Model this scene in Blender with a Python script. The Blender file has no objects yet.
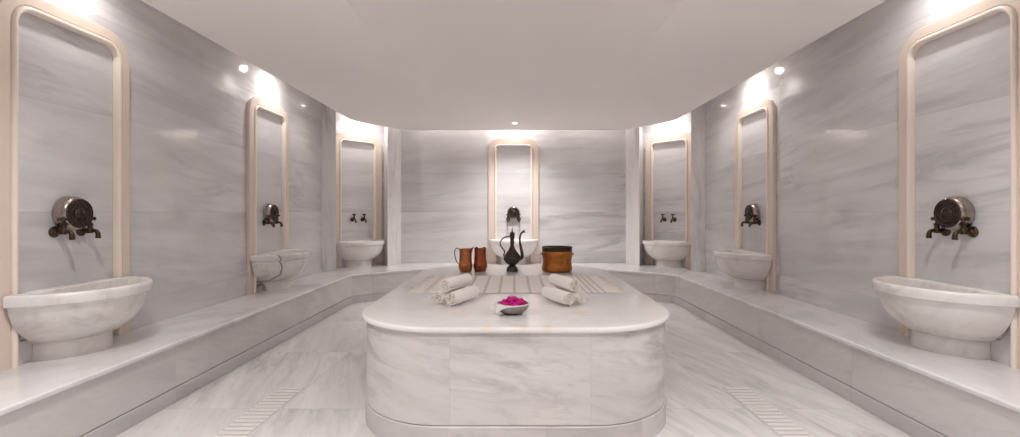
import bpy, bmesh, math, random
from mathutils import Vector, Matrix, noise
from mathutils.geometry import tessellate_polygon
random.seed(7)
sc = bpy.context.scene
COL = sc.collection
PI = math.pi
F_PX = 465.0
W = 2.43            # half width of the room
YB = 6.83           # back wall
YF = -0.30          # wall behind the camera
ZB = 0.35           # bench top
ZS = 0.57           # slab top
ZP = 2.27           # underside of the dropped ceiling
ZC = 2.55           # underside of the cove ceiling

# ------------------------------------------------------------------ helpers
def obj(name, bm, mat=None, parent=None, smooth=True, angle=35, bevel=0, seg=3):
    bmesh.ops.remove_doubles(bm, verts=bm.verts, dist=1e-5)
    bmesh.ops.recalc_face_normals(bm, faces=bm.faces)
    me = bpy.data.meshes.new(name)
    bm.to_mesh(me); bm.free()
    o = bpy.data.objects.new(name, me)
    COL.objects.link(o)
    if mat: me.materials.append(mat)
    if parent: o.parent = parent
    if smooth:
        for p in me.polygons: p.use_smooth = True
        me.set_sharp_from_angle(angle=math.radians(angle))
    if bevel:
        m = o.modifiers.new('bevel', 'BEVEL'); m.width = bevel; m.segments = seg
        m.limit_method = 'ANGLE'; m.angle_limit = math.radians(50)
    return o

def thing(name, label, cat, loc=(0, 0, 0), rz=0, group=None):
    o = bpy.data.objects.new(name, None); COL.objects.link(o)
    o.empty_display_size = .05
    o.location = loc; o.rotation_euler = (0, 0, rz)
    tag(o, label, cat, group)
    return o

def tag(o, label=None, cat=None, group=None, kind=None):
    if label: o['label'] = label
    if cat: o['category'] = cat
    if group: o['group'] = group
    if kind: o['kind'] = kind
    return o

def dup(root, loc, rz, label, group=None):
    r = root.copy(); COL.objects.link(r)
    r.location = loc; r.rotation_euler = (0, 0, rz); r['label'] = label
    if group: r['group'] = group
    for ch in list(root.children):
        c = ch.copy(); COL.objects.link(c); c.parent = r
        for g in ch.children:
            d = g.copy(); COL.objects.link(d); d.parent = c
    return r

def loft(bm, loops, close=True, cap0=False, cap1=False):
    vs = [[bm.verts.new(p) for p in l] for l in loops]
    n = len(vs[0])
    for a, b in zip(vs, vs[1:]):
        for i in range(n if close else n - 1):
            j = (i + 1) % n
            try: bm.faces.new((a[i], a[j], b[j], b[i]))
            except ValueError: pass
    if cap0: bm.faces.new(list(reversed(vs[0])))
    if cap1: bm.faces.new(vs[-1])
    return vs

def prism(bm, poly, z0, z1):
    loft(bm, [[(x, y, z0) for x, y in poly], [(x, y, z1) for x, y in poly]], cap0=True, cap1=True)

def box(bm, x0, x1, y0, y1, z0, z1):
    prism(bm, [(x0, y0), (x1, y0), (x1, y1), (x0, y1)], z0, z1)

def lathe(bm, prof, n=48, M=None, cap0=False, cap1=False):
    """profile of (r, z) about +Z, then M."""
    M = M or Matrix()
    loops = [[M @ Vector((r * math.cos(2 * PI * i / n), r * math.sin(2 * PI * i / n), z)) for i in range(n)]
             for r, z in prof]
    return loft(bm, loops, cap0=cap0, cap1=cap1)

def tube(bm, path, rad, n=14, cap=True, flat=1.0):
    path = [Vector(p) for p in path]
    if not isinstance(rad, (list, tuple)): rad = [rad] * len(path)
    loops = []; up = None
    for i, p in enumerate(path):
        t = (path[min(i + 1, len(path) - 1)] - path[max(i - 1, 0)]).normalized()
        if up is None:
            up = Vector((0, 0, 1)) if abs(t.z) < .9 else Vector((1, 0, 0))
        u = (up - t * up.dot(t)).normalized(); v = t.cross(u); up = u
        loops.append([p + (u * math.cos(2 * PI * k / n) + v * flat * math.sin(2 * PI * k / n)) * rad[i] for k in range(n)])
    loft(bm, loops, cap0=cap, cap1=cap)

def spline(pts, per=8):
    P = [Vector(p) for p in pts]; out = []
    for i in range(len(P) - 1):
        p0 = P[max(i - 1, 0)]; p1 = P[i]; p2 = P[i + 1]; p3 = P[min(i + 2, len(P) - 1)]
        for k in range(per):
            t = k / per
            out.append(.5 * ((2 * p1) + (p2 - p0) * t + (2 * p0 - 5 * p1 + 4 * p2 - p3) * t * t + (3 * p1 - p0 - 3 * p2 + p3) * t ** 3))
    out.append(P[-1]); return out

def spline2(pts, per=6):
    return [(v.x, v.y) for v in spline([(a, b, 0) for a, b in pts], per)]

AX = Matrix.Rotation(PI / 2, 4, 'Y')      # +Z -> +X (out of the wall)

# ------------------------------------------------------------------ materials
class NT:
    def __init__(s, name):
        s.m = bpy.data.materials.new(name); s.m.use_nodes = True
        s.t = s.m.node_tree; s.t.nodes.clear()
        s.out = s.n('ShaderNodeOutputMaterial'); s.b = s.n('ShaderNodeBsdfPrincipled')
        s.l(s.b.outputs[0], s.out.inputs[0])
    def n(s, k, **kw):
        x = s.t.nodes.new(k)
        for a, v in kw.items(): setattr(x, a, v)
        return x
    def l(s, a, b): s.t.links.new(a, b)
    def vm(s, op, a, b=None):
        x = s.n('ShaderNodeVectorMath', operation=op)
        for i, v in enumerate((a, b)):
            if v is None: continue
            if isinstance(v, (tuple, list)): x.inputs[i].default_value = v
            else: s.l(v, x.inputs[i])
        return x.outputs[0]
    def ma(s, op, a, b=None, c=None, clamp=False):
        x = s.n('ShaderNodeMath', operation=op); x.use_clamp = clamp
        for i, v in enumerate((a, b, c)):
            if v is None: continue
            if isinstance(v, (int, float)): x.inputs[i].default_value = v
            else: s.l(v, x.inputs[i])
        return x.outputs[0]
    def mix(s, f, a, b, mode='MIX'):
        x = s.n('ShaderNodeMix', data_type='RGBA', blend_type=mode)
        for i, v in ((0, f), (6, a), (7, b)):
            if isinstance(v, (int, float)): x.inputs[i].default_value = v
            elif isinstance(v, (tuple, list)): x.inputs[i].default_value = (*v[:3], 1)
            else: s.l(v, x.inputs[i])
        return x.outputs[2]
    def noise(s, v, scale, detail=4, rough=.55, dist=0):
        x = s.n('ShaderNodeTexNoise'); x.inputs['Scale'].default_value = scale
        x.inputs['Detail'].default_value = detail; x.inputs['Roughness'].default_value = rough
        x.inputs['Distortion'].default_value = dist
        s.l(v, x.inputs['Vector']); return x.outputs[0]
    def ramp(s, f, stops):
        x = s.n('ShaderNodeValToRGB'); e = x.color_ramp.elements
        while len(e) < len(stops): e.new(.5)
        for i, (p, c) in enumerate(stops):
            e[i].position = p; e[i].color = (*c, 1) if isinstance(c, (tuple, list)) else (c, c, c, 1)
        s.l(f, x.inputs[0]); return x.outputs[0]
    def bump(s, h, strength=.3, dist=.01):
        x = s.n('ShaderNodeBump'); x.inputs['Strength'].default_value = strength
        x.inputs['Distance'].default_value = dist
        s.l(h, x.inputs['Height']); s.l(x.outputs[0], s.b.inputs['Normal'])
    def set(s, **kw):
        for k, v in kw.items():
            i = s.b.inputs[k.replace('_', ' ')]
            if isinstance(v, (int, float)): i.default_value = v
            elif isinstance(v, (tuple, list)): i.default_value = (*v[:3], 1)
            else: s.l(v, i)

def marble(name, base, vein, stretch=(1, 1, 5), rot=(0, 0, 0), tile=None, off=(0, 0, 0), amount=.6, rough=.16,
           grout=.35, gw=.0035, cloud=.18, rust=0, rustcol=(.72, .50, .32), stain=None, rs=2.3, cracks=None, spec=.5, per_object=False, jitter=.06, fine=.25):
    t = NT(name)
    tc = t.n('ShaderNodeTexCoord')
    p = tc.outputs['Object']
    q = p
    seam = None; val = None
    if per_object:
        oi = t.n('ShaderNodeObjectInfo')
        cv = t.n('ShaderNodeCombineXYZ')
        r1 = t.ma('MULTIPLY', oi.outputs['Random'], 37.0)
        for i in range(3): t.l(r1, cv.inputs[i])
        q = t.vm('ADD', p, cv.outputs[0])
    if tile:
        uv = t.vm('DIVIDE', t.vm('ADD', p, off), tile)
        cell = t.vm('FLOOR', uv)
        wn = t.n('ShaderNodeTexWhiteNoise', noise_dimensions='3D'); t.l(t.vm('ADD', cell, (.37, .37, .37)), wn.inputs[0])
        q = t.vm('ADD', q, t.vm('MULTIPLY', wn.outputs['Color'], (23, 23, 23)))
        val = wn.outputs['Value']
        fr = t.vm('FRACTION', uv)
        sx = t.n('ShaderNodeSeparateXYZ'); t.l(fr, sx.inputs[0])
        for i in range(3):
            if tile[i] > 100: continue
            d = t.ma('MINIMUM', sx.outputs[i], t.ma('SUBTRACT', 1.0, sx.outputs[i]))
            g = t.ma('LESS_THAN', d, gw / tile[i] / 2)
            seam = g if seam is None else t.ma('MAXIMUM', seam, g)
    mp = t.n('ShaderNodeMapping'); mp.inputs['Rotation'].default_value = rot
    t.l(q, mp.inputs[0])
    st = t.vm('MULTIPLY', mp.outputs[0], stretch)
    # broad soft clouds, then streaks that thin out and thicken along their length
    n1 = t.noise(st, .9, 5, .55, .5)
    n2 = t.noise(st, 1.7, 8, .62, .9)
    n3 = t.noise(mp.outputs[0], .8, 3, .5, .3)
    streak = t.ramp(n2, [(.47, 0.0), (.55, .45), (.61, 1.0), (.67, .4), (.76, .1)])
    patch = t.ramp(n3, [(.40, .12), (.62, 1.0)])
    f = t.ma('MULTIPLY', t.ma('MULTIPLY', streak, patch), amount)
    c = t.mix(t.ma('MULTIPLY', t.ramp(n1, [(.34, 1.0), (.62, 0.0)]), cloud * 2.2), base, vein)
    c = t.mix(f, c, vein)
    n4 = t.noise(st, 5.5, 9, .7, 1.2)
    c = t.mix(t.ma('MULTIPLY', t.ramp(n4, [(.52, 0.0), (.68, 1.0)]), fine), c, vein)
    if rust:
        n5 = t.noise(t.vm('ADD', mp.outputs[0], (5, 9, 2)), rs, 6, .6, 1.6)
        line = t.ramp(t.ma('ABSOLUTE', t.ma('SUBTRACT', n5, .5)), [(.0, 1.0), (.022, 0.0)])
        n6 = t.noise(mp.outputs[0], 1.6, 2, .5)
        c = t.mix(t.ma('MULTIPLY', t.ma('MULTIPLY', line, t.ramp(n6, [(.50, 0.0), (.66, 1.0)])), rust), c, rustcol)
    if cracks:
        s3 = t.n('ShaderNodeSeparateXYZ'); t.l(p, s3.inputs[0])
        n8 = t.noise(p, 4, 2, .5)
        for y0, sl, wd, am in cracks:
            yy = t.ma('ADD', t.ma('MULTIPLY', s3.outputs[2], sl), t.ma('MULTIPLY', t.ma('SUBTRACT', n8, .5), .13))
            dd = t.ma('ABSOLUTE', t.ma('SUBTRACT', t.ma('SUBTRACT', s3.outputs[1], yy), y0))
            c = t.mix(t.ma('MULTIPLY', t.ramp(t.ma('DIVIDE', dd, wd), [(.3, 1.0), (1.0, 0.0)]), am), c, (.10, .075, .065))
    for cen, rad, am in (stain or []):
        d = t.n('ShaderNodeVectorMath', operation='LENGTH'); t.l(t.vm('DIVIDE', t.vm('SUBTRACT', p, cen), rad), d.inputs[0])
        n7 = t.noise(p, 17, 6, .7, .8)
        mk = t.ramp(t.ma('ADD', d.outputs['Value'], t.ma('MULTIPLY', t.ma('SUBTRACT', n7, .5), 2.4)), [(.35, 1.0), (1.0, 0.0)])
        c = t.mix(t.ma('MULTIPLY', mk, am), c, (.74, .54, .36))
    if val is not None:
        k = t.ma('MULTIPLY_ADD', val, jitter, 1 - jitter / 2)
        hsv = t.n('ShaderNodeHueSaturation'); t.l(k, hsv.inputs['Value']); t.l(c, hsv.inputs['Color']); c = hsv.outputs[0]
    if seam is not None:
        c = t.mix(t.ma('MULTIPLY', seam, grout), c, (.30, .27, .26))
    t.set(Base_Color=c, Roughness=rough, IOR=1.5)
    t.b.inputs['Specular IOR Level'].default_value = spec
    return t.m

def plain(name, col, rough=.5, metal=0, var=.06, scale=14, bump=0, bscale=60, spec=.5, dark=None, damt=0):
    t = NT(name)
    tc = t.n('ShaderNodeTexCoord'); p = tc.outputs['Object']
    n = t.noise(p, scale, 5, .6, .3)
    c = t.mix(n, tuple(x * (1 - var) for x in col), tuple(min(1, x * (1 + var)) for x in col))
    if dark:
        n2 = t.noise(p, scale * 2.1, 6, .65, .8)
        c = t.mix(t.ma('MULTIPLY', t.ramp(n2, [(.42, 0.0), (.62, 1.0)]), damt), c, dark)
    t.set(Base_Color=c, Roughness=rough, Metallic=metal)
    t.b.inputs['Specular IOR Level'].default_value = spec
    if bump:
        t.bump(t.noise(p, bscale, 3, .6), bump, .002)
    return t.m

def hammered(name, col, dark, rough=.3, scale=70, damt=.5, strength=.35):
    t = NT(name); tc = t.n('ShaderNodeTexCoord'); p = tc.outputs['Object']
    v = t.n('ShaderNodeTexVoronoi'); v.inputs['Scale'].default_value = scale; t.l(p, v.inputs['Vector'])
    n2 = t.noise(p, 16, 6, .65, .8)
    c = t.mix(t.ma('MULTIPLY', t.ramp(n2, [(.40, 0.0), (.66, 1.0)]), damt), col, dark)
    t.set(Base_Color=c, Roughness=rough, Metallic=1)
    t.bump(v.outputs['Distance'], strength, .004)
    return t.m

def engraved(name, col, dark, rough=.38):
    t = NT(name); tc = t.n('ShaderNodeTexCoord'); p = tc.outputs['Object']
    v = t.n('ShaderNodeTexVoronoi', feature='DISTANCE_TO_EDGE'); v.inputs['Scale'].default_value = 85; t.l(p, v.inputs['Vector'])
    e = t.ramp(v.outputs['Distance'], [(.02, 0.0), (.18, 1.0)])
    n2 = t.noise(p, 22, 5, .6)
    c = t.mix(e, dark, t.mix(n2, col, tuple(x * .6 for x in col)))
    t.set(Base_Color=c, Roughness=rough, Metallic=.9)
    t.bump(e, .4, .003)
    return t.m

def emis(name, col, s):
    t = NT(name)
    t.set(Base_Color=col, Emission_Color=col, Emission_Strength=s); return t.m

BASE = (.70, .665, .66); VEIN = (.40, .375, .385)
M = {}
M['wall'] = marble('wall marble', (.70, .682, .685), (.36, .345, .36), (.55, .55, 4.2), (.10, .08, 0), (1000, 2.3, .575), (500, .35 , .05),
                   amount=.5, rough=.075, grout=.28, gw=.004, cloud=.16, spec=.55, fine=.14, jitter=.08)
M['wall_back'] = marble('back wall marble', (.70, .682, .685), (.36, .345, .36), (.55, .55, 4.2), (.0, .06, 0), (1000, 1000, .575), (500, 500, .05),
                   amount=.6, rough=.12, grout=.28, gw=.004, cloud=.16, spec=.55, fine=.12, jitter=.06)
M['pilaster'] = marble('pilaster marble', (.79, .765, .76), (.42, .40, .40), (5.5, 5.5, .6), (0.08, .1, 0), amount=.8, rough=.15, cloud=.10, fine=.3)
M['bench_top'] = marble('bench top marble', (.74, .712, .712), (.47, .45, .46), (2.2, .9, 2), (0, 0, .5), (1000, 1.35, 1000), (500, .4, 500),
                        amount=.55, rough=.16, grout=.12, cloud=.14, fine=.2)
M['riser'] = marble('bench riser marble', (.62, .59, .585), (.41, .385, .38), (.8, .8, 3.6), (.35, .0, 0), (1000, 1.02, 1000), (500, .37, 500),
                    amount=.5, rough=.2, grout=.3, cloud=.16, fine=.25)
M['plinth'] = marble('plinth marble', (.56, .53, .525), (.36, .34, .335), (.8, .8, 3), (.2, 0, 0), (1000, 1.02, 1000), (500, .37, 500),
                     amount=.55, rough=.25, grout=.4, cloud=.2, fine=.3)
M['floor'] = marble('floor marble', (.735, .71, .705), (.40, .375, .37), (5.5, .8, 2), (0, 0, -.30), (.83, 1.05, 1000), (1.29 + .83, .55, 500),
                    amount=.6, rough=.22, grout=.3, gw=.004, cloud=.16, fine=.3, jitter=.05)
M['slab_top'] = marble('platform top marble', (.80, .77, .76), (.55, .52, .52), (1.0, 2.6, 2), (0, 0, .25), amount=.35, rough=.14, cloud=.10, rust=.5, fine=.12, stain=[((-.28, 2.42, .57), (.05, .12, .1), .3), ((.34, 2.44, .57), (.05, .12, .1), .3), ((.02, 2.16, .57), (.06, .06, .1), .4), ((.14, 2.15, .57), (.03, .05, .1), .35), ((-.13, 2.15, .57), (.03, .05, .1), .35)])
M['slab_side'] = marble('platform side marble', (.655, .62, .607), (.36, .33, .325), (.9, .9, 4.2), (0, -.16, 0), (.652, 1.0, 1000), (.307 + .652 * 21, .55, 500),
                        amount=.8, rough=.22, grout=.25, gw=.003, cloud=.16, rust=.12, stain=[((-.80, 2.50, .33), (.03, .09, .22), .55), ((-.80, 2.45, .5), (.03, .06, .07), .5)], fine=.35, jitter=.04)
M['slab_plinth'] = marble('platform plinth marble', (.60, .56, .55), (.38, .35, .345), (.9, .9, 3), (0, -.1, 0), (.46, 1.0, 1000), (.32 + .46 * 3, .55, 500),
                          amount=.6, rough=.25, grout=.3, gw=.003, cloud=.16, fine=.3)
M['basin'] = marble('basin marble', (.775, .745, .725), (.46, .40, .37), (2.2, 2.2, 1.0), (.4, .5, .2), amount=.45, rough=.2, cloud=.07, per_object=True, fine=.15, rust=.4, rustcol=(.52, .43, .37), rs=1.6)
M['basin_cracked'] = marble('cracked basin marble', (.775, .745, .725), (.46, .40, .37), (2.2, 2.2, 1.0), (.4, .5, .2), amount=.5, rough=.2, cloud=.07, fine=.15, rust=.3, rustcol=(.30, .24, .2), rs=1.3, cracks=[(-.19, -.20, .009, .7), (.04, -.28, .008, .3)])
M['frame'] = plain('peach stone', (.71, .60, .515), .3, var=.05, scale=9)
M['lip'] = plain('pale peach moulding', (.84, .74, .65), .3, var=.04, scale=9)
M['ceiling'] = plain('ceiling paint', (.87, .83, .81), .85, var=.01, scale=3, spec=.2)
M['cove'] = plain('cove paint', (.80, .77, .75), .85, var=.01, scale=3, spec=.2)
M['silver'] = plain('tinned bowl metal', (.44, .375, .345), .24, 1, var=.2, scale=20, bump=.15, bscale=90, dark=(.30, .22, .18), damt=.4)
M['bronze'] = engraved('dark engraved bronze', (.11, .075, .065), (.022, .015, .013), .40)
M['brass'] = plain('aged brass', (.115, .08, .052), .34, 1, var=.3, scale=40, dark=(.05, .035, .03), damt=.8)
M['ewer'] = engraved('dark ewer metal', (.16, .12, .105), (.045, .034, .032), .4)
M['copper'] = hammered('hammered copper', (.60, .225, .095), (.20, .065, .03), .36, 75, .55)
M['copper_red'] = hammered('hammered red copper', (.48, .135, .062), (.13, .03, .022), .36, 75, .6)
M['copper_pot'] = hammered('old copper', (.55, .20, .055), (.20, .085, .03), .38, 42, .6, .3)
M['pot_rim'] = plain('tarnished rim', (.075, .058, .036), .42, .9, var=.25, scale=30)
M['dark_metal'] = plain('dark handle metal', (.06, .04, .035), .45, .8, var=.2, scale=30)
M['bowl_silver'] = hammered('beaten silver', (.40, .37, .35), (.16, .14, .13), .3, 110, .4, .25)
M['bowl_white'] = plain('bright silver rim', (.86, .84, .83), .3, .5, var=.04, scale=40)
M['drain'] = plain('drain stone', (.68, .65, .635), .4, var=.06, scale=20)
M['drain_slot'] = plain('drain slot stone', (.58, .545, .525), .6, var=.06, scale=20)
M['fixture'] = plain('lamp ring', (.8, .78, .76), .4, var=.02)
M['lens'] = emis('lamp lens', (1, .93, .87), 9)

M['strip'] = emis('strip diffuser', (1, .96, .93), 9)
def petal_mat():
    t = NT('magenta petals'); tc = t.n('ShaderNodeTexCoord')
    n = t.noise(tc.outputs['Object'], 60, 3, .6)
    c = t.ramp(n, [(.3, (.40, .001, .13)), (.55, (.64, .006, .25)), (.78, (.76, .06, .40))])
    t.set(Base_Color=c, Roughness=.6); t.b.inputs['Subsurface Weight'].default_value = 0
    return t.m
M['petal'] = petal_mat()

def cloth(name, base, stripes=None, sc_=420, strength=.35):
    t = NT(name); tc = t.n('ShaderNodeTexCoord'); p = tc.outputs['Object']
    n = t.noise(p, 30, 4, .6)
    c = t.mix(n, tuple(x * .95 for x in base), base)
    if stripes:
        sx = t.n('ShaderNodeSeparateXYZ'); t.l(p, sx.inputs[0]); tot = None
        for s, w in stripes:
            f = t.ma('LESS_THAN', t.ma('ABSOLUTE', t.ma('SUBTRACT', sx.outputs[0], s)), w)
            tot = f if tot is None else t.ma('MAXIMUM', tot, f)
        c = t.mix(t.ma('MULTIPLY', tot, .5), c, (.46, .385, .345))
    t.set(Base_Color=c, Roughness=.95); t.b.inputs['Specular IOR Level'].default_value = .1
    a = t.n('ShaderNodeTexWave'); a.inputs['Scale'].default_value = sc_ / 6; a.bands_direction = 'X'; t.l(p, a.inputs[0])
    b = t.n('ShaderNodeTexWave'); b.inputs['Scale'].default_value = sc_ / 6; b.bands_direction = 'Y'; t.l(p, b.inputs[0])
    t.bump(t.ma('ADD', a.outputs[1], b.outputs[1]), strength, .002)
    return t.m
STR = [(-.60, .007), (-.58, .004), (-.32, .010), (-.209, .010), (-.110, .010), (-.012, .010), (.091, .010), (.193, .010),
       (.31, .010), (.455, .007), (.495, .007), (.535, .007), (.58, .007)]
M['runner'] = cloth('striped runner cloth', (.90, .85, .81), STR)
M['towel'] = cloth('cream towel cloth', (.95, .91, .87))
M['fringe'] = cloth('cream fringe', (.84, .77, .71))

# ------------------------------------------------------------------ setting
def structure(name, bm, m, **k):
    return tag(obj(name, bm, m, smooth=False, **k), kind='structure')

bm = bmesh.new(); box(bm, -2.7, 2.7, YF - .15, 7.05, -.1, 0); structure('floor', bm, M['floor'])
for s, nm in ((-1, 'left'), (1, 'right')):
    bm = bmesh.new()
    x0, x1 = sorted((s * W, s * (W + .16)))
    box(bm, x0, x1, YF - .15, 5.89, 0, ZC)
    structure('wall_' + nm, bm, M['wall'])
bm = bmesh.new(); box(bm, -1.65, 1.65, YB, YB + .15, 0, ZC); structure('wall_back', bm, M['wall_back'])
bm = bmesh.new(); box(bm, -W, W, YF - .15, YF, 0, ZC); structure('wall_front', bm, M['wall_back'])

P0 = (-W, 5.89); P1 = (-2.25, 5.89); P2 = (-1.76, 6.50); P3 = (-1.65, 6.83)
NC = Vector((-2.17, 6.46)); NT_ = Vector((.66, .751)).normalized(); NN = Vector((NT_.y, -NT_.x))   # NN points into the room
NL = NC - NT_ * .42; NR = NC + NT_ * .42
def mir(poly, s): return [(x * -s, y) for x, y in poly]
k = 1
for s, nm in ((-1, 'left'), (1, 'right')):
    A = [P0, P1, tuple(NL), (-2.62, NL.y), (-2.62, 5.89)]
    B = [P2, P3, (-1.65, 7.0), (NR.x, 7.0), tuple(NR)]
    for poly in (A, B):
        bm = bmesh.new(); prism(bm, mir(poly, s) if s > 0 else poly, 0, ZC)
        structure('trim_%d' % k, bm, M['pilaster']); k += 1
    C = [tuple(NL), tuple(NR), tuple(NR - NN * .12), tuple(NL - NN * .12)]
    bm = bmesh.new(); prism(bm, mir(C, s) if s > 0 else C, 0, ZC)
    structure('wall_back_' + nm, bm, M['wall_back'])

# ceiling: upper cove plus the dropped octagonal panel with its shallow vault
bm = bmesh.new(); box(bm, -2.7, 2.7, YF - .15, 7.05, ZC, ZC + .1)
ceil = structure('ceiling', bm, M['cove'])
PX = 2.06
pan = [(-PX, -.05), (-PX, 5.86), (-2.03, 5.97), (-1.97, 6.09), (-1.64, 6.55), (-1.58, 6.62), (-1.50, 6.66),
       (1.50, 6.66), (1.58, 6.62), (1.64, 6.55), (1.97, 6.09), (2.03, 5.97), (PX, 5.86), (PX, -.05)]
VX, V0, V1 = .93, 1.0, 5.3
bm = bmesh.new()
loft(bm, [[(x, y, ZP) for x, y in pan], [(x, y, ZC) for x, y in pan]])
left = [p for p in pan if p[0] < -VX]
def face(pts): bm.faces.new([bm.verts.new((x, y, ZP)) for x, y in pts])
for (xa, ya), (xb, yb) in zip(left, left[1:] + [(-VX, 6.66)]):
    if abs(ya - yb) < 1e-6: continue
    face([(xa, ya), (xb, yb), (-VX, yb), (-VX, ya)]); face([(-xa, ya), (-xb, yb), (VX, yb), (VX, ya)])
face([(-VX, V1), (VX, V1), (VX, 6.66), (-VX, 6.66)])
face([(-VX, V0), (VX, V0), (VX, -.05), (-VX, -.05)])
NXv, NYv = 40, 60
def vz(x, y):
    tx = max(0, 1 - abs(x / VX) ** 5)
    e = min(1, max(0, min((y - V0) / .9, (V1 - y) / 1.9)))
    return ZP + .265 * tx * (e * e * (3 - 2 * e))
g = [[bm.verts.new((-VX + 2 * VX * i / NXv, V0 + (V1 - V0) * j / NYv, vz(-VX + 2 * VX * i / NXv, V0 + (V1 - V0) * j / NYv))) for i in range(NXv + 1)] for j in range(NYv + 1)]
for j in range(NYv):
    for i in range(NXv):
        bm.faces.new((g[j][i], g[j][i + 1], g[j + 1][i + 1], g[j + 1][i]))
obj('dropped_panel', bm, M['ceiling'], ceil, angle=12)

# ------------------------------------------------------------------ bench round the walls
def edge_path(off=0.0):
    e = [(-1.945 - off, .45), (-1.945 - off, 5.50)]
    a = Vector((-1.945 - off, 5.50)); b = Vector((-1.932 - off, 5.58)); c = Vector((-1.865 - off * .8, 5.65 + off * .4))
    e = [tuple(a), tuple(b), tuple(c), (-1.26 - off * .5, 6.09 + off * .9), (-1.16 - off * .4, 6.14 + off), (-1.04 - off * .2, 6.16 + off)]
    l = [(-1.945 - off, .45)] + e
    return l + [(-x, y) for x, y in reversed(l)]
G = .002
outer_l = [(-W + G, .45), (-W + G, 5.89 - G), (P1[0] + G, 5.89 - G), (NL.x + .004, NL.y + .004), (NR.x, NR.y - .004), (P2[0] + G, P2[1] - .001), (P3[0] + G, YB - G)]
outer = outer_l + [(-x, y) for x, y in reversed(outer_l)]
def bench_mesh(off, z0, z1):
    bm = bmesh.new(); inner = edge_path(off)
    poly = inner + list(reversed(outer))
    vs0 = [bm.verts.new((x, y, z0)) for x, y in poly]; vs1 = [bm.verts.new((x, y, z1)) for x, y in poly]
    n = len(poly)
    for i in range(n):
        j = (i + 1) % n; bm.faces.new((vs0[i], vs0[j], vs1[j], vs1[i]))
    for a_, b_, c_ in tessellate_polygon([[Vector((x, y, 0)) for x, y in poly]]):
        bm.faces.new((vs1[a_], vs1[b_], vs1[c_])); bm.faces.new((vs0[c_], vs0[b_], vs0[a_]))
    return bm
bench = thing('marble_bench', 'long low marble bench running around the room under all the basins', 'bench')
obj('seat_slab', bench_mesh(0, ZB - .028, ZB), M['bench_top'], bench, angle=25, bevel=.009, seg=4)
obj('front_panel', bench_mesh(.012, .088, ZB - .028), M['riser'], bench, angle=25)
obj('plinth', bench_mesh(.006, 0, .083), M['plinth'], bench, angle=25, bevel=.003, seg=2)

# ------------------------------------------------------------------ central platform
SX, SY0, SY1, SR = .842, 2.125, 4.66, .49
def rrect(off, z, n=18):
    r = SR - off; pts = []
    for cx, cy, a0 in ((SX - SR, SY0 + SR, -PI / 2), (SX - SR, SY1 - SR, 0), (-SX + SR, SY1 - SR, PI / 2), (-SX + SR, SY0 + SR, PI)):
        for i in range(n + 1):
            a = a0 + PI / 2 * i / n
            pts.append((cx + r * math.cos(a), cy + r * math.sin(a), z))
    return pts
plat = thing('marble_platform', 'large round-cornered marble platform standing in the middle of the floor', 'platform', (.012, 0, 0))
def tomesh(name, loops, mat, angle=30):
    bm = bmesh.new(); loft(bm, loops, cap0=True, cap1=True); return obj(name, bm, mat, plat, angle=angle)
hh = .027
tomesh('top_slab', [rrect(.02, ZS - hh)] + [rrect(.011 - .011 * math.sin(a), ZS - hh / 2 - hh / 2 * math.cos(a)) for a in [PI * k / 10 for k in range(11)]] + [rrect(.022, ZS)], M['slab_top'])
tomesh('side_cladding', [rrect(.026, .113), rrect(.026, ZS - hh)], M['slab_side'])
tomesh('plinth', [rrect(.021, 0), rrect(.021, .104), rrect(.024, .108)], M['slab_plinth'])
tomesh('joint', [rrect(.033, .10), rrect(.033, .12)], M['drain_slot'])

# ------------------------------------------------------------------ wall frames
def frame_mesh(prof, A, T, R=.165):
    bm = bmesh.new(); loops = []
    for u, h in prof:
        a, t, r = A - u, T - u, max(R - u, .02)
        pts = [(-a, 0)]
        for i in range(13):
            th = PI - PI / 2 * i / 12; pts.append((-a + r + r * math.cos(th), t - r + r * math.sin(th)))
        for i in range(13):
            th = PI / 2 - PI / 2 * i / 12; pts.append((a - r + r * math.cos(th), t - r + r * math.sin(th)))
        pts.append((a, 0))
        loops.append([(h, y, z) for y, z in pts])
    vs = loft(bm, loops, close=False)
    for idx in (0, -1):
        try: bm.faces.new([l[idx] for l in vs])
        except ValueError: pass
    return bm
def make_frame(label, loc, rz, A, a, T):
    t = thing('wall_frame', label, 'frame', loc, rz, 'arched stone frames over the basins')
    w = A - a
    obj('surround', frame_mesh([(0, .001), (0, .026), (.005, .031), (w - .034, .031), (w - .030, .027), (w - .026, .022), (w - .026, .001)], A, T), M['frame'], t, angle=40)
    obj('moulding', frame_mesh([(w - .026, .001), (w - .026, .030), (w - .022, .038), (w - .014, .042), (w - .006, .040), (w, .034), (w, .001)], A, T), M['lip'], t, angle=50)
    return t
TF = 2.185 - ZB
ANG = math.atan2(NN.y, NN.x)
spots = {   # key: wall point, facing angle
    'near_left': (Vector((-W, 2.535)), 0), 'near_right': (Vector((W, 2.555)), PI),
    'far_left': (Vector((-W, 4.60)), 0), 'far_right': (Vector((W, 4.67)), PI),
    'corner_left': (NC, ANG), 'corner_right': (Vector((-NC.x, NC.y)), PI - ANG),
    'back': (Vector((0.0, YB)), -PI / 2)}
FL = {'near_left': 'tall peach stone frame nearest the camera on the left wall',
      'near_right': 'tall peach stone frame nearest the camera on the right wall',
      'far_left': 'peach stone frame farther back on the left wall, behind the basin with a dark crack',
      'far_right': 'peach stone frame farther back on the right wall',
      'corner_left': 'pale stone frame inside the lit corner niche at back left',
      'corner_right': 'pale stone frame inside the lit corner niche at back right',
      'back': 'pale stone frame in the middle of the back wall behind the dark ewer'}
for kx, (p, a) in spots.items():
    if kx == 'near_right': p = p - Vector((0, .028))
    make_frame(FL[kx], (p.x, p.y, ZB), a, .375 if kx[0] == 'n' else .37, {'n': .284, 'f': .268}.get(kx[0], .252), TF)

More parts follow.
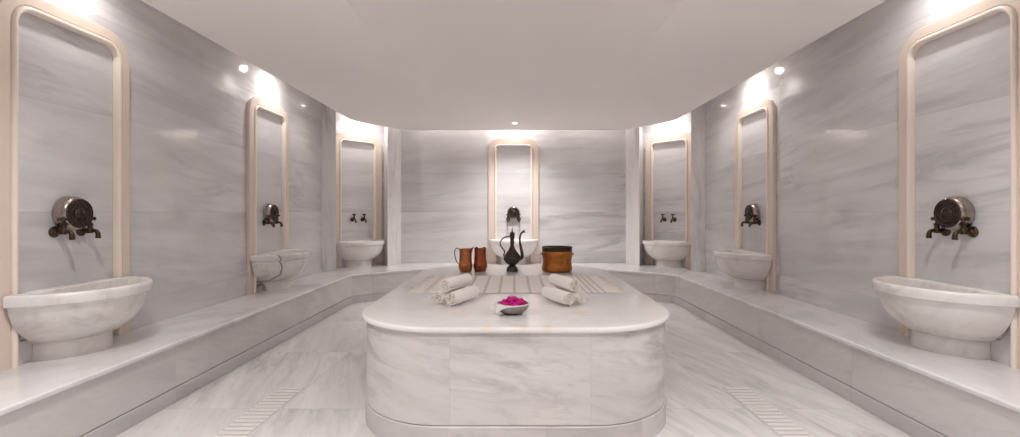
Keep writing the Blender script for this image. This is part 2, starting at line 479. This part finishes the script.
# ------------------------------------------------------------------ basins
def half_loop(r, z, xo=.0, notch=True, n=40, wy=.246, px=.045):
    """half disc outline with its flat back on the wall and, where it is wider than the frame opening, a notch over the frame."""
    if r > wy + .004 and notch:
        a0 = math.asin(min(1, px / r)); ya = r * math.cos(a0)
        arc = [(r * math.sin(a0 + (PI - 2 * a0) * i / n), -r * math.cos(a0 + (PI - 2 * a0) * i / n)) for i in range(n + 1)]
        return [(x, y, z) for x, y in arc] + [(px, wy, z), (xo, wy, z), (xo, -wy, z), (px, -wy, z)]
    arc = [(max(xo, r * math.sin(PI * i / n)), -r * math.cos(PI * i / n)) for i in range(n + 1)]
    return [(x, y, z) for x, y in arc] + [(xo, r * .9, z), (xo, r * .6, z), (xo, -r * .6, z), (xo, -r * .9, z)]
def inner_loop(r, z, xb, n=40):
    a0 = math.asin(min(.999, xb / max(r, 1e-3))) if r > xb else PI / 2 * .999
    y0 = r * math.cos(a0)
    arc = [(r * math.sin(a0 + (PI - 2 * a0) * i / n), -r * math.cos(a0 + (PI - 2 * a0) * i / n)) for i in range(n + 1)]
    return [(x, y, z) for x, y in arc] + [(xb, y0 * .8, z), (xb, y0 * .5, z), (xb, -y0 * .5, z), (xb, -y0 * .8, z)]
def make_basin(mat):
    t = thing('marble_basin', '', 'basin', (0, 0, ZB), 0, 'half-round marble basins under the frames')
    prof = spline2([(.188, .088), (.228, .104), (.286, .150), (.322, .205), (.342, .258), (.349, .292)], 5) + \
           [(.353, .296), (.361, .298), (.366, .303), (.3665, .322), (.366, .342), (.362, .350), (.354, .354)]
    loops = [half_loop(r, z, .002) for r, z in prof]
    loops += [inner_loop(r, z, x) for r, z, x in ((.338, .354, .062), (.331, .351, .066), (.326, .343, .069), (.318, .30, .074), (.29, .24, .085), (.235, .185, .10), (.17, .165, .115))]
    bm = bmesh.new(); loft(bm, loops, cap0=True, cap1=True)
    obj('bowl', bm, mat, t, angle=38)
    bm = bmesh.new()
    loft(bm, [half_loop(r, z, .002, False) for r, z in ((.192, 0), (.190, .004), (.186, .075), (.190, .083), (.188, .088))], cap0=True, cap1=True)
    obj('pedestal', bm, mat, t, angle=38)
    return t
BL = {'near_left': 'white marble half-round basin at far left, nearest the camera',
      'near_right': 'white marble half-round basin at far right, nearest the camera',
      'far_left': 'second marble basin along the left wall, with dark crack-like veins',
      'far_right': 'second marble basin along the right wall, past the nearest one',
      'corner_left': 'cream marble basin in the corner niche at back left',
      'corner_right': 'cream marble basin in the corner niche at back right',
      'back': 'marble basin on the back wall half hidden by the dark ewer'}
b0 = make_basin(M['basin'])
first = True
for kx, (p, a) in spots.items():
    if first:
        b0.location = (p.x, p.y, ZB); b0.rotation_euler.z = a; b0['label'] = BL[kx]; first = False
    elif kx == 'far_left':
        b1 = make_basin(M['basin_cracked']); b1.location = (p.x, p.y, ZB); b1.rotation_euler.z = a; b1['label'] = BL[kx]
    else: dup(b0, (p.x, p.y, ZB), a, BL[kx])

for o in list(COL.objects):
    if o.get('category') == 'basin' and o['label'].startswith('second'): o.scale = (1.08, 1.08, 1.0)

# ------------------------------------------------------------------ taps and bowls on the wall
def make_tap():
    t = thing('wall_tap', '', 'tap', (0, 0, 0), 0, 'old brass taps over the basins')
    bm = bmesh.new()
    lathe(bm, [(.0, .001), (.030, .001), (.030, .006), (.025, .011), (.016, .014), (.012, .02), (.0, .02)], 28, AX)
    obj('flange', bm, M['brass'], t)
    bm = bmesh.new()
    lathe(bm, [(.0, .010), (.0105, .010), (.0105, .030), (.014, .034), (.014, .040), (.012, .043), (.012, .066), (.0, .066)], 24, AX)
    lathe(bm, [(.0, -.014), (.013, -.014), (.016, -.006), (.016, .008), (.012, .016), (.012, .030), (.015, .032), (.015, .040), (.008, .044), (.007, .062), (.0, .062)], 24, Matrix.Translation((.052, 0, 0)))
    obj('valve_body', bm, M['brass'], t)
    bm = bmesh.new()
    pth = spline([(.06, 0, .0), (.078, 0, .001), (.092, 0, -.008), (.097, 0, -.024), (.097, 0, -.042)], 5)
    tube(bm, pth, [.010 + .0035 * (i / (len(pth) - 1)) ** 2 for i in range(len(pth))], 16)
    obj('spout', bm, M['brass'], t)
    bm = bmesh.new()
    c = Vector((.052, 0, .068))
    lathe(bm, [(.0, -.014), (.010, -.013), (.013, 0), (.010, .012), (.0, .014)], 20, Matrix.Translation(c))
    for q in range(4):
        d = Vector((math.cos(q * PI / 2 + .5), math.sin(q * PI / 2 + .5), 0))
        tube(bm, [c, c + d * .012, c + d * .017, c + d * .024, c + d * .027], [.007, .007, .0105, .0105, .004], 10)
    obj('handle', bm, M['brass'], t)
    return t
tap0 = make_tap(); used = [False]
TP = {'near_left': 'on the nearest left wall panel', 'near_right': 'on the nearest right wall panel',
      'far_left': 'over the second basin on the left wall', 'far_right': 'over the second basin on the right wall',
      'corner_left': 'over the basin in the back left niche', 'corner_right': 'over the basin in the back right niche',
      'back': 'on the back wall above the dark ewer'}
for kx, (p, a) in spots.items():
    n = Vector((math.cos(a), math.sin(a))); tv = Vector((-n.y, n.x))
    if kx == 'near_right': p = p - Vector((0, .02))
    for sgn in (-1, 1):
        loc2 = p + tv * sgn * .077
        mid = p
        lr = 'left' if loc2.x / loc2.y < mid.x / mid.y else 'right'
        lab = 'aged brass tap %s, %s-hand one of the pair' % (TP[kx], lr)
        loc = (loc2.x, loc2.y, .995)
        if not used[0]:
            tap0.location = loc; tap0.rotation_euler.z = a; tap0['label'] = lab; used[0] = True
        else: dup(tap0, loc, a, lab)

def make_hung():
    t = thing('hanging_bowl', '', 'bowl', (0, 0, 0), 0, 'metal bowls hung over the taps')
    bm = bmesh.new()
    lathe(bm, [(.0, .002), (.082, .002), (.091, .004), (.094, .008)] + spline2([(.092, .012), (.093, .026), (.091, .045), (.084, .060), (.078, .065)], 5) + [(.075, .066), (.0, .066)], 56, AX)
    obj('body', bm, M['silver'], t)
    bm = bmesh.new()
    lathe(bm, [(r, z - .015) for r, z in [(.0, .080), (.078, .080), (.079, .084), (.075, .087), (.067, .085), (.063, .087), (.051, .085), (.047, .088), (.034, .086), (.030, .090), (.022, .097), (.012, .101), (.0, .102)]], 56, AX)
    obj('embossed_face', bm, M['bronze'], t)
    return t
hb = make_hung(); first = True
HL = {'near_left': 'round metal bowl with dark embossed face hung on the nearest left panel',
      'near_right': 'round metal bowl with dark embossed face hung on the nearest right panel',
      'far_left': 'small dark metal bowl hung over the second left basin',
      'far_right': 'small dark metal bowl hung over the second right basin',
      'back': 'shiny metal bowl hung on the back wall above the ewer'}
for kx, lab in HL.items():
    p, a = spots[kx]
    if kx == 'near_right': p = p - Vector((0, .02))
    loc = (p.x, p.y, 1.092)
    if first: hb.location = loc; hb.rotation_euler.z = a; hb['label'] = lab; first = False
    else: dup(hb, loc, a, lab)

# ------------------------------------------------------------------ things on the platform
E = .0015
def pin(prof, M_=None): return prof
# ewer
t = thing('metal_ewer', 'dark engraved metal ewer with tall curved spout at the back of the platform', 'ewer', (-.012, 4.17, ZS + E))
bm = bmesh.new()
lathe(bm, [(.0, 0), (.052, 0), (.053, .007), (.047, .024), (.043, .036), (.032, .046), (.024, .052), (.0, .053)], 40); obj('foot', bm, M['ewer'], t)
bm = bmesh.new()
lathe(bm, [(.0, .051), (.024, .051)] + spline2([(.030, .055), (.056, .072), (.075, .098), (.078, .117), (.066, .145), (.043, .175), (.025, .205), (.0175, .23), (.017, .250)], 6) +
      [(.021, .252), (.022, .262), (.018, .266), (.017, .285), (.021, .300), (.024, .315), (.023, .330), (.0, .331)], 48); obj('body', bm, M['ewer'], t)
bm = bmesh.new()
lathe(bm, [(.0, .328), (.025, .328), (.025, .334), (.018, .345), (.009, .350), (.005, .353), (.0065, .358), (.004, .363), (.003, .384), (.0, .392)], 32); obj('lid', bm, M['ewer'], t)
bm = bmesh.new()
pth = spline([(.060, 0, .108), (.080, 0, .116), (.090, 0, .140), (.083, 0, .190), (.073, 0, .240), (.068, 0, .285), (.076, 0, .325), (.092, 0, .346), (.113, 0, .357)], 6)
L = len(pth) - 1
tube(bm, pth, [.020 - .012 * min(1, (i / L) * 1.6) + (.006 * ((i / L) - .88) * 9 if i / L > .88 else 0) for i in range(L + 1)], 16); obj('spout', bm, M['ewer'], t)
bm = bmesh.new()
pth = spline([(-.016, 0, .312), (-.045, 0, .308), (-.080, 0, .294), (-.104, 0, .262), (-.104, 0, .230), (-.088, 0, .204), (-.070, 0, .180), (-.070, 0, .160), (-.077, 0, .142), (-.066, 0, .132)], 6)
tube(bm, pth, [.0060] * len(pth), 12); obj('handle', bm, M['ewer'], t)

# copper jugs
def make_jug(mat, lab, loc, rz, sc_):
    t = thing('copper_jug', lab, 'jug', loc, rz, 'pair of copper jugs')
    bm = bmesh.new()
    outp = spline2([(.052, .004), (.056, .020), (.062, .040), (.063, .058), (.058, .072)], 4) + [(.0565, .076), (.0585, .079), (.056, .083)] + \
        spline2([(.0555, .10), (.0535, .14), (.0525, .170), (.054, .190), (.0575, .203)], 4)
    prof = [(.0, .0), (.050, .0)] + outp + [(.053, .203)] + [(r - .003, z) for r, z in reversed(outp) if z > .01] + [(.0, .010)]
    vs = lathe(bm, prof, 48)
    for l in vs:
        for i, v in enumerate(l):
            if v.co.z > .13:
                a = 2 * PI * i / 48; d = abs((a + PI) % (2 * PI) - PI)
                k_ = ((v.co.z - .13) / .073) ** 2
                w = math.exp(-(d / .42) ** 2)
                v.co.x += .020 * k_ * w; v.co.z += .020 * k_ * w - .012 * k_ * math.exp(-((d - PI) / .9) ** 2) * 0
    obj('body', bm, mat, t)
    bm = bmesh.new()
    pth = spline([(-.050, 0, .196), (-.066, 0, .208), (-.088, 0, .200), (-.096, 0, .170), (-.090, 0, .125), (-.076, 0, .085), (-.060, 0, .072)], 6)
    tube(bm, pth, .0042, 10, flat=1.7); obj('handle', bm, M['dark_metal'], t)
    return t
make_jug(M['copper'], 'orange copper jug with thin dark handle, left of the two jugs', (-.426, 4.13, ZS + E), .10, 1)
j2 = make_jug(M['copper_red'], 'reddish copper jug standing right of the orange one', (-.297, 4.16, ZS + E), -1.0, 1)

# copper pot
t = thing('copper_pot', 'wide old copper pot with dark rim at the back of the platform', 'pot', (.389, 4.16, ZS + E))
bm = bmesh.new()
outp = spline2([(.128, .004), (.134, .014), (.136, .034), (.131, .060), (.1285, .092), (.134, .124), (.141, .152), (.139, .168), (.1325, .184)], 4)
lathe(bm, [(.0, 0), (.124, 0)] + outp + [(.128, .184)] + [(r - .004, z) for r, z in reversed(outp) if z > .012] + [(.0, .010)], 64)
obj('body', bm, M['copper_pot'], t)
bm = bmesh.new()
lathe(bm, [(.1315, .180), (.1345, .181), (.1335, .188), (.1340, .202), (.136, .208), (.138, .212), (.138, .217), (.134, .219), (.130, .214), (.1275, .198), (.1275, .180), (.1315, .180)], 64)
obj('rim', bm, M['pot_rim'], t)
for s in (-1, 1):
    bm = bmesh.new()
    tube(bm, [Vector((s * (.139 + .010 * math.sin(PI * i / 14)), -.022 * math.cos(PI * i / 14), .152)) for i in range(15)], .0045, 10)
    obj('handle', bm, M['pot_rim'], t)

# striped runner cloth
bm = bmesh.new()
RX0, RX1, RY0, RY1 = -.665, .665, 3.03, 3.84
nx, ny = 110, 40
def rz_(x, y):
    return .0042 + .0016 * noise.noise(Vector((x * 7, y * 9, 0))) + .0010 * noise.noise(Vector((x * 22, y * 5, 3)))
def rp(i, j, dz):
    x = RX0 + (RX1 - RX0) * i / nx; y = RY0 + (RY1 - RY0) * j / ny
    y2 = y + .008 * noise.noise(Vector((x * 3, y * 2, 7)))
    return (x, y2, ZS + rz_(x, y) + dz)
top = [[bm.verts.new(rp(i, j, .0018)) for i in range(nx + 1)] for j in range(ny + 1)]
bot = [[bm.verts.new(rp(i, j, -.0018)) for i in range(nx + 1)] for j in range(ny + 1)]
for j in range(ny):
    for i in range(nx):
        bm.faces.new((top[j][i], top[j][i + 1], top[j + 1][i + 1], top[j + 1][i]))
        bm.faces.new((bot[j][i], bot[j + 1][i], bot[j + 1][i + 1], bot[j][i + 1]))
for i in range(nx):
    bm.faces.new((top[0][i], bot[0][i], bot[0][i + 1], top[0][i + 1])); bm.faces.new((top[ny][i], top[ny][i + 1], bot[ny][i + 1], bot[ny][i]))
for j in range(ny):
    bm.faces.new((top[j][0], top[j + 1][0], bot[j + 1][0], bot[j][0])); bm.faces.new((top[j][nx], bot[j][nx], bot[j + 1][nx], top[j + 1][nx]))
rt = thing('striped_cloth', 'cream cloth with thin brown stripes spread flat across the platform', 'cloth', (.018, 0, 0))
obj('cloth_sheet', bm, M['runner'], rt, angle=60)
for s, x in ((-1, RX0), (1, RX1)):
    bm = bmesh.new()
    for q in range(34):
        y = RY0 + .012 + (RY1 - RY0 - .024) * q / 33
        pts = [(x - s * .004, y, ZS + .0055)]
        yy = y
        for i in range(1, 5):
            yy += random.uniform(-.003, .003); pts.append((x + s * .011 * i, yy, ZS + .0045 - .0003 * i))
        tube(bm, pts, [.0026, .0034, .0024, .0022, .0030], 6)
    obj('fringe', bm, M['fringe'], rt)

# rolled towels
def towel(lab, a, b, r, seed, group):
    """roll from end point a (towards the camera) to b, radius r"""
    rnd = random.Random(seed)
    a, b = Vector(a), Vector(b); d = b - a; Lr = d.length; d.normalize()
    t = thing('rolled_towel', lab, 'towel', a, 0, group)
    u = Vector((0, 0, 1)); u = (u - d * u.dot(d)).normalized(); v = d.cross(u)
    turns, n, th = 2.9, 150, .0056
    ph = rnd.uniform(0, 6.28) if seed else 0
    cols = []
    NL_ = 16
    for k_ in range(NL_ + 1):
        s = k_ / NL_
        ring_o, ring_i = [], []
        for i in range(n + 1):
            q = i / n
            rr = .006 + (r - .006) * q ** .9
            ang = ph - 2 * PI * turns * (1 - q)
            wob = .0022 * noise.noise(Vector((math.cos(ang) * 2.2 + seed, math.sin(ang) * 2.2, s * 6))) * (q > .3)
            wob += .0012 * noise.noise(Vector((ang * 3, s * 14, seed * 3)))
            end = Lr * s
            if k_ in (0, NL_):
                end += (-1 if k_ == 0 else 1) * (.004 * noise.noise(Vector((ang * 1.7, seed, k_))) + .003 * (1 - q))
            def P(rad): return d * end + (u * math.sin(ang) + v * math.cos(ang)) * rad
            bulge = -.0025 * (abs(s - .5) * 2) ** 6
            ring_o.append(P(rr + wob + bulge)); ring_i.append(P(max(.001, rr + wob + bulge - th)))
        cols.append(ring_o + list(reversed(ring_i)))
    bm = bmesh.new(); loft(bm, cols)
    for c_ in (cols[0], cols[-1]):
        vs = [bm.verts.new(p) for p in c_]; m_ = len(vs)
        for i in range(n):
            try: bm.faces.new((vs[i], vs[i + 1], vs[m_ - 2 - i], vs[m_ - 1 - i]))
            except ValueError: pass
    obj('roll', bm, M['towel'], t, angle=60)
    bm = bmesh.new()
    for q in range(34):
        f = rnd.uniform(.15, 1); rr = .006 + (r - .006) * f ** .9 - .0026; ang = ph - 2 * PI * turns * (1 - f)
        base = (u * math.sin(ang) + v * math.cos(ang)) * rr
        tip = base - d * rnd.uniform(.006, .013) + Vector((rnd.uniform(-.004, .004), 0, rnd.uniform(-.005, .003)))
        tube(bm, [base + d * .004, base.lerp(tip, .5) + Vector((0, 0, .001)), tip], [.0024, .0027, .0032], 6)
    obj('fringe', bm, M['fringe'], t)
    return t
tr = .041
zb_ = ZS + tr + .001
gL, gR = 'rolled towels stacked at the left', 'rolled towels stacked at the right'
# camera-side end and rear end of each roll
for s, nm, g_, cx in ((-1, 'left', gL, -.352), (1, 'right', gR, .314)):
    ax = Vector((-s * .112, .255, 0)); au = ax.normalized(); pu = Vector((s * au.y, abs(au.x), 0))
    base = Vector((cx, 2.60, zb_))
    back = base + pu * .089 + au * .008
    mid = base + pu * .0445 + au * .022 + Vector((s * .004, 0, .0735))
    towel('cream rolled towel at the bottom of the %s stack, on the inner side' % nm, base, base + ax, tr, 1 + s + 3, g_)
    towel('cream rolled towel at the bottom of the %s stack, on the outer side' % nm, back, back + ax, tr, 11 + s, g_)
    ax2 = Vector((-s * .104, .258, 0))
    towel('cream rolled towel lying on top of the %s stack' % nm, mid, mid + ax2, tr, 21 + s, g_)

# silver bowl with petals
bx, by = -.004, 2.43
t = thing('silver_bowl', 'small beaten silver bowl with flared white rim at the platform front', 'bowl', (bx, by, ZS + E))
bm = bmesh.new()
outp = spline2([(.050, .003), (.066, .012), (.079, .028), (.086, .046)], 5)
prof = [(.0, .0), (.046, .0)] + outp + [(.086, .050), (.083, .050)] + [(r - .004, z) for r, z in reversed(outp) if z > .008] + [(.0, .008)]
vs = lathe(bm, prof, 56)
obj('body', bm, M['bowl_silver'], t)
bm = bmesh.new()
loops = []
for i in range(73):
    th = 2 * PI * i / 72
    d = (th - math.radians(213) + PI) % (2 * PI) - PI
    w1 = math.exp(-(d / .40) ** 2); w2 = math.exp(-(max(0, d) / 1.0) ** 2) * (d > 0) + math.exp(-(d / .35) ** 2) * (d <= 0)
    drop = .003 + .005 * w2 + .030 * w1
    fl = .020 * w1
    sec = [(.081, .050), (.082, .0545 + .004 * w1), (.088 + fl * .6, .056 + .007 * w1), (.093 + fl, .053 + .005 * w1), (.0905 + fl * .75, .053 - drop), (.0885 + fl * .6, .053 - drop), (.090 + fl * .5, .050), (.085, .0505)]
    loops.append([Vector((r * math.cos(th), r * math.sin(th), z)) for r, z in sec])
loft(bm, loops)
obj('flared_rim', bm, M['bowl_white'], t)

bm = bmesh.new(); rnd = random.Random(4)
def petal(c, s, R_):
    n_ = 6; vsr = []
    for i in range(5):
        row = []
        for j in range(5):
            u_, v_ = i / 4, (j / 4 - .5) * 2
            w = math.sin(PI * (.12 + .80 * u_)) ** .8
            p = Vector(((u_ - .5) * 1.25, v_ * w * .5, .28 * v_ * v_ + .30 * (u_ - .3) ** 2 + .05 * math.sin(5 * v_ + 3 * u_)))
            row.append(bm.verts.new(c + R_ @ (p * s)))
        vsr.append(row)
    for i in range(4):
        for j in range(4): bm.faces.new((vsr[i][j], vsr[i][j + 1], vsr[i + 1][j + 1], vsr[i + 1][j]))
from mathutils import Euler
for q in range(230):
    r = .062 * math.sqrt(rnd.random()); a = rnd.uniform(0, 2 * PI)
    x, y = r * math.cos(a), r * math.sin(a)
    hgt = .036 + .030 * (1 - (r / .074) ** 2) * rnd.uniform(.3, 1)
    hgt += .012 * max(0, 1 - ((x + .008) / .022) ** 2) * max(0, 1 - (y / .05) ** 2)
    hgt += .008 * max(0, 1 - ((x - .045) / .022) ** 2)
    petal(Vector((x, y, hgt)), rnd.uniform(.020, .030), Euler((rnd.uniform(-.9, .9), rnd.uniform(-.9, .9), rnd.uniform(0, 6.3))).to_matrix())
o = obj('flower_petals', bm, M['petal'], angle=80)
o.location = (bx, by, ZS + E)
m_ = o.modifiers.new('thick', 'SOLIDIFY'); m_.thickness = .0006
tag(o, 'heap of magenta flower petals piled in the silver bowl', 'petals', kind='stuff')

# ------------------------------------------------------------------ floor drains
for s, nm in ((-1, 'left'), (1, 'right')):
    t = thing('floor_drain', 'slotted marble drain strip set in the floor on the %s side of the platform' % nm, 'drain', (s * 1.385, 2.44, 0))
    w, l = .085, .46
    bm = bmesh.new(); box(bm, -w, w, -l, l, .0004, .0016); obj('slot_bed', bm, M['drain_slot'], t, smooth=False)
    bm = bmesh.new()
    nbar = 21
    for i in range(nbar):
        y = -l + .014 + (2 * l - .028) * i / (nbar - 1)
        box(bm, -w + .008, w - .008, y - .0135, y + .0135, .0016, .006)
    obj('grating', bm, M['drain'], t, smooth=False, bevel=.002, seg=2)

# ------------------------------------------------------------------ lamps
def lamp_fixture(name, lab, cat, loc, grp):
    t = thing(name, lab, cat, loc, 0, grp)
    bm = bmesh.new(); lathe(bm, [(.030, -.001), (.042, -.001), (.044, -.004), (.040, -.007), (.031, -.006), (.030, -.001)], 32); obj('trim_ring', bm, M['fixture'], t)
    bm = bmesh.new(); lathe(bm, [(.0, -.0015), (.0305, -.0015), (.0305, -.004), (.0, -.005)], 28); obj('lens', bm, M['lens'], t)
    return t
def area(loc, power, size=.07, col=(1, .945, .90)):
    l = bpy.data.lights.new('downlight', 'AREA'); l.shape = 'DISK'; l.size = size; l.energy = power; l.color = col
    o = bpy.data.objects.new('downlight', l); COL.objects.link(o); o.location = loc; return o
def spot(loc, target, power, ang=158, blend=1, col=(1, .975, .955), rad=.03):
    l = bpy.data.lights.new('spot', 'SPOT'); l.energy = power; l.spot_size = math.radians(ang); l.spot_blend = blend; l.color = col; l.shadow_soft_size = rad
    o = bpy.data.objects.new('spot', l); COL.objects.link(o); o.location = loc
    o.rotation_euler = (Vector(target) - Vector(loc)).to_track_quat('-Z', 'Y').to_euler(); return o
P_DOWN, P_SPOT = 60, 11
dl = [(.02, 6.10, 'small bright recessed downlight in the ceiling before the back wall', 1.5),
      (-.85, .55, 'added fill downlight in the ceiling, out of view left of the entrance', .7),  # from here down: unseen downlights added to fill the front half with light
      (.85, .55, 'added fill downlight in the ceiling, out of view right of the entrance', .7),
      (-1.5, 1.6, 'added fill downlight in the ceiling, out of view over the left aisle entrance', 1),
      (1.5, 1.6, 'added fill downlight in the ceiling, out of view over the right aisle entrance', 1),
      (0, .62, 'added fill downlight in the ceiling, out of view between the two entrance lights', .8)]
for x, y, lab, k_ in dl:
    z = ZP if not (abs(x) < VX and V0 < y < V1) else vz(x, y)
    lamp_fixture('ceiling_downlight', lab, 'light', (x, y, z - .001), 'recessed ceiling downlights')
    spot((x, y, z - .012), (x, y, 0), P_DOWN * k_, 140, 1.0, (1, .98, .965), .04)
CL = {'near_left': 'cove spotlight above the nearest left frame', 'near_right': 'cove spotlight above the nearest right frame',
      'far_left': 'cove spotlight above the second left frame', 'far_right': 'cove spotlight above the second right frame',
      'corner_left': 'cove spotlight above the back left niche', 'corner_right': 'cove spotlight above the back right niche',
      'back': 'cove spotlight above the frame on the back wall'}
for kx, (p, a) in spots.items():
    n = Vector((math.cos(a), math.sin(a)))
    off = .24 if kx.startswith(('near', 'far')) else (.085 if kx == 'back' else .22)
    q = p + n * off
    lamp_fixture('cove_spotlight', CL[kx], 'light', (q.x, q.y, ZC - .001), 'cove spotlights above the frames')
    e = p + n * (off * .2)
    spot((q.x, q.y, ZC - .03), (e.x, e.y, 1.5), P_SPOT * {'c': 1.05, 'b': 1.3, 'n': .62}.get(kx[0], 1))
# light strip hidden in the gap over the back wall
st = thing('light_strip', 'slim light strip in the ceiling gap along the back wall', 'light', (0, 6.745, ZC))
bm = bmesh.new(); box(bm, -1.55, 1.55, -.02, .02, -.012, -.001); obj('profile', bm, M['fixture'], st, smooth=False)
bm = bmesh.new(); box(bm, -1.53, 1.53, -.013, .013, -.016, -.012); obj('diffuser', bm, M['strip'], st, smooth=False)

w = bpy.data.worlds.new('world'); sc.world = w; w.use_nodes = True
w.node_tree.nodes['Background'].inputs[0].default_value = (.5, .48, .46, 1)
w.node_tree.nodes['Background'].inputs[1].default_value = .05

# ------------------------------------------------------------------ camera and view
cam = bpy.data.cameras.new('camera'); co = bpy.data.objects.new('camera', cam); COL.objects.link(co)
cam.sensor_width = 36; cam.sensor_fit = 'HORIZONTAL'; cam.lens = F_PX / 1020 * 36
co.location = (0, 0, 1.1); co.rotation_euler = (PI / 2, 0, 0)
cam.shift_x = -3.5 / 1020; cam.shift_y = -6.5 / 1020
cam.clip_start = .02
sc.camera = co
sc.view_settings.view_transform = 'Standard'; sc.view_settings.look = 'None'
sc.view_settings.gamma = 1; sc.view_settings.use_curve_mapping = False
sc.view_settings.exposure = 0.95
sc.cycles.use_denoising = True
sc.cycles.max_bounces = 14; sc.cycles.diffuse_bounces = 8; sc.cycles.glossy_bounces = 4
sc.cycles.caustics_reflective = False; sc.cycles.caustics_refractive = False
sc.cycles.sample_clamp_indirect = 4
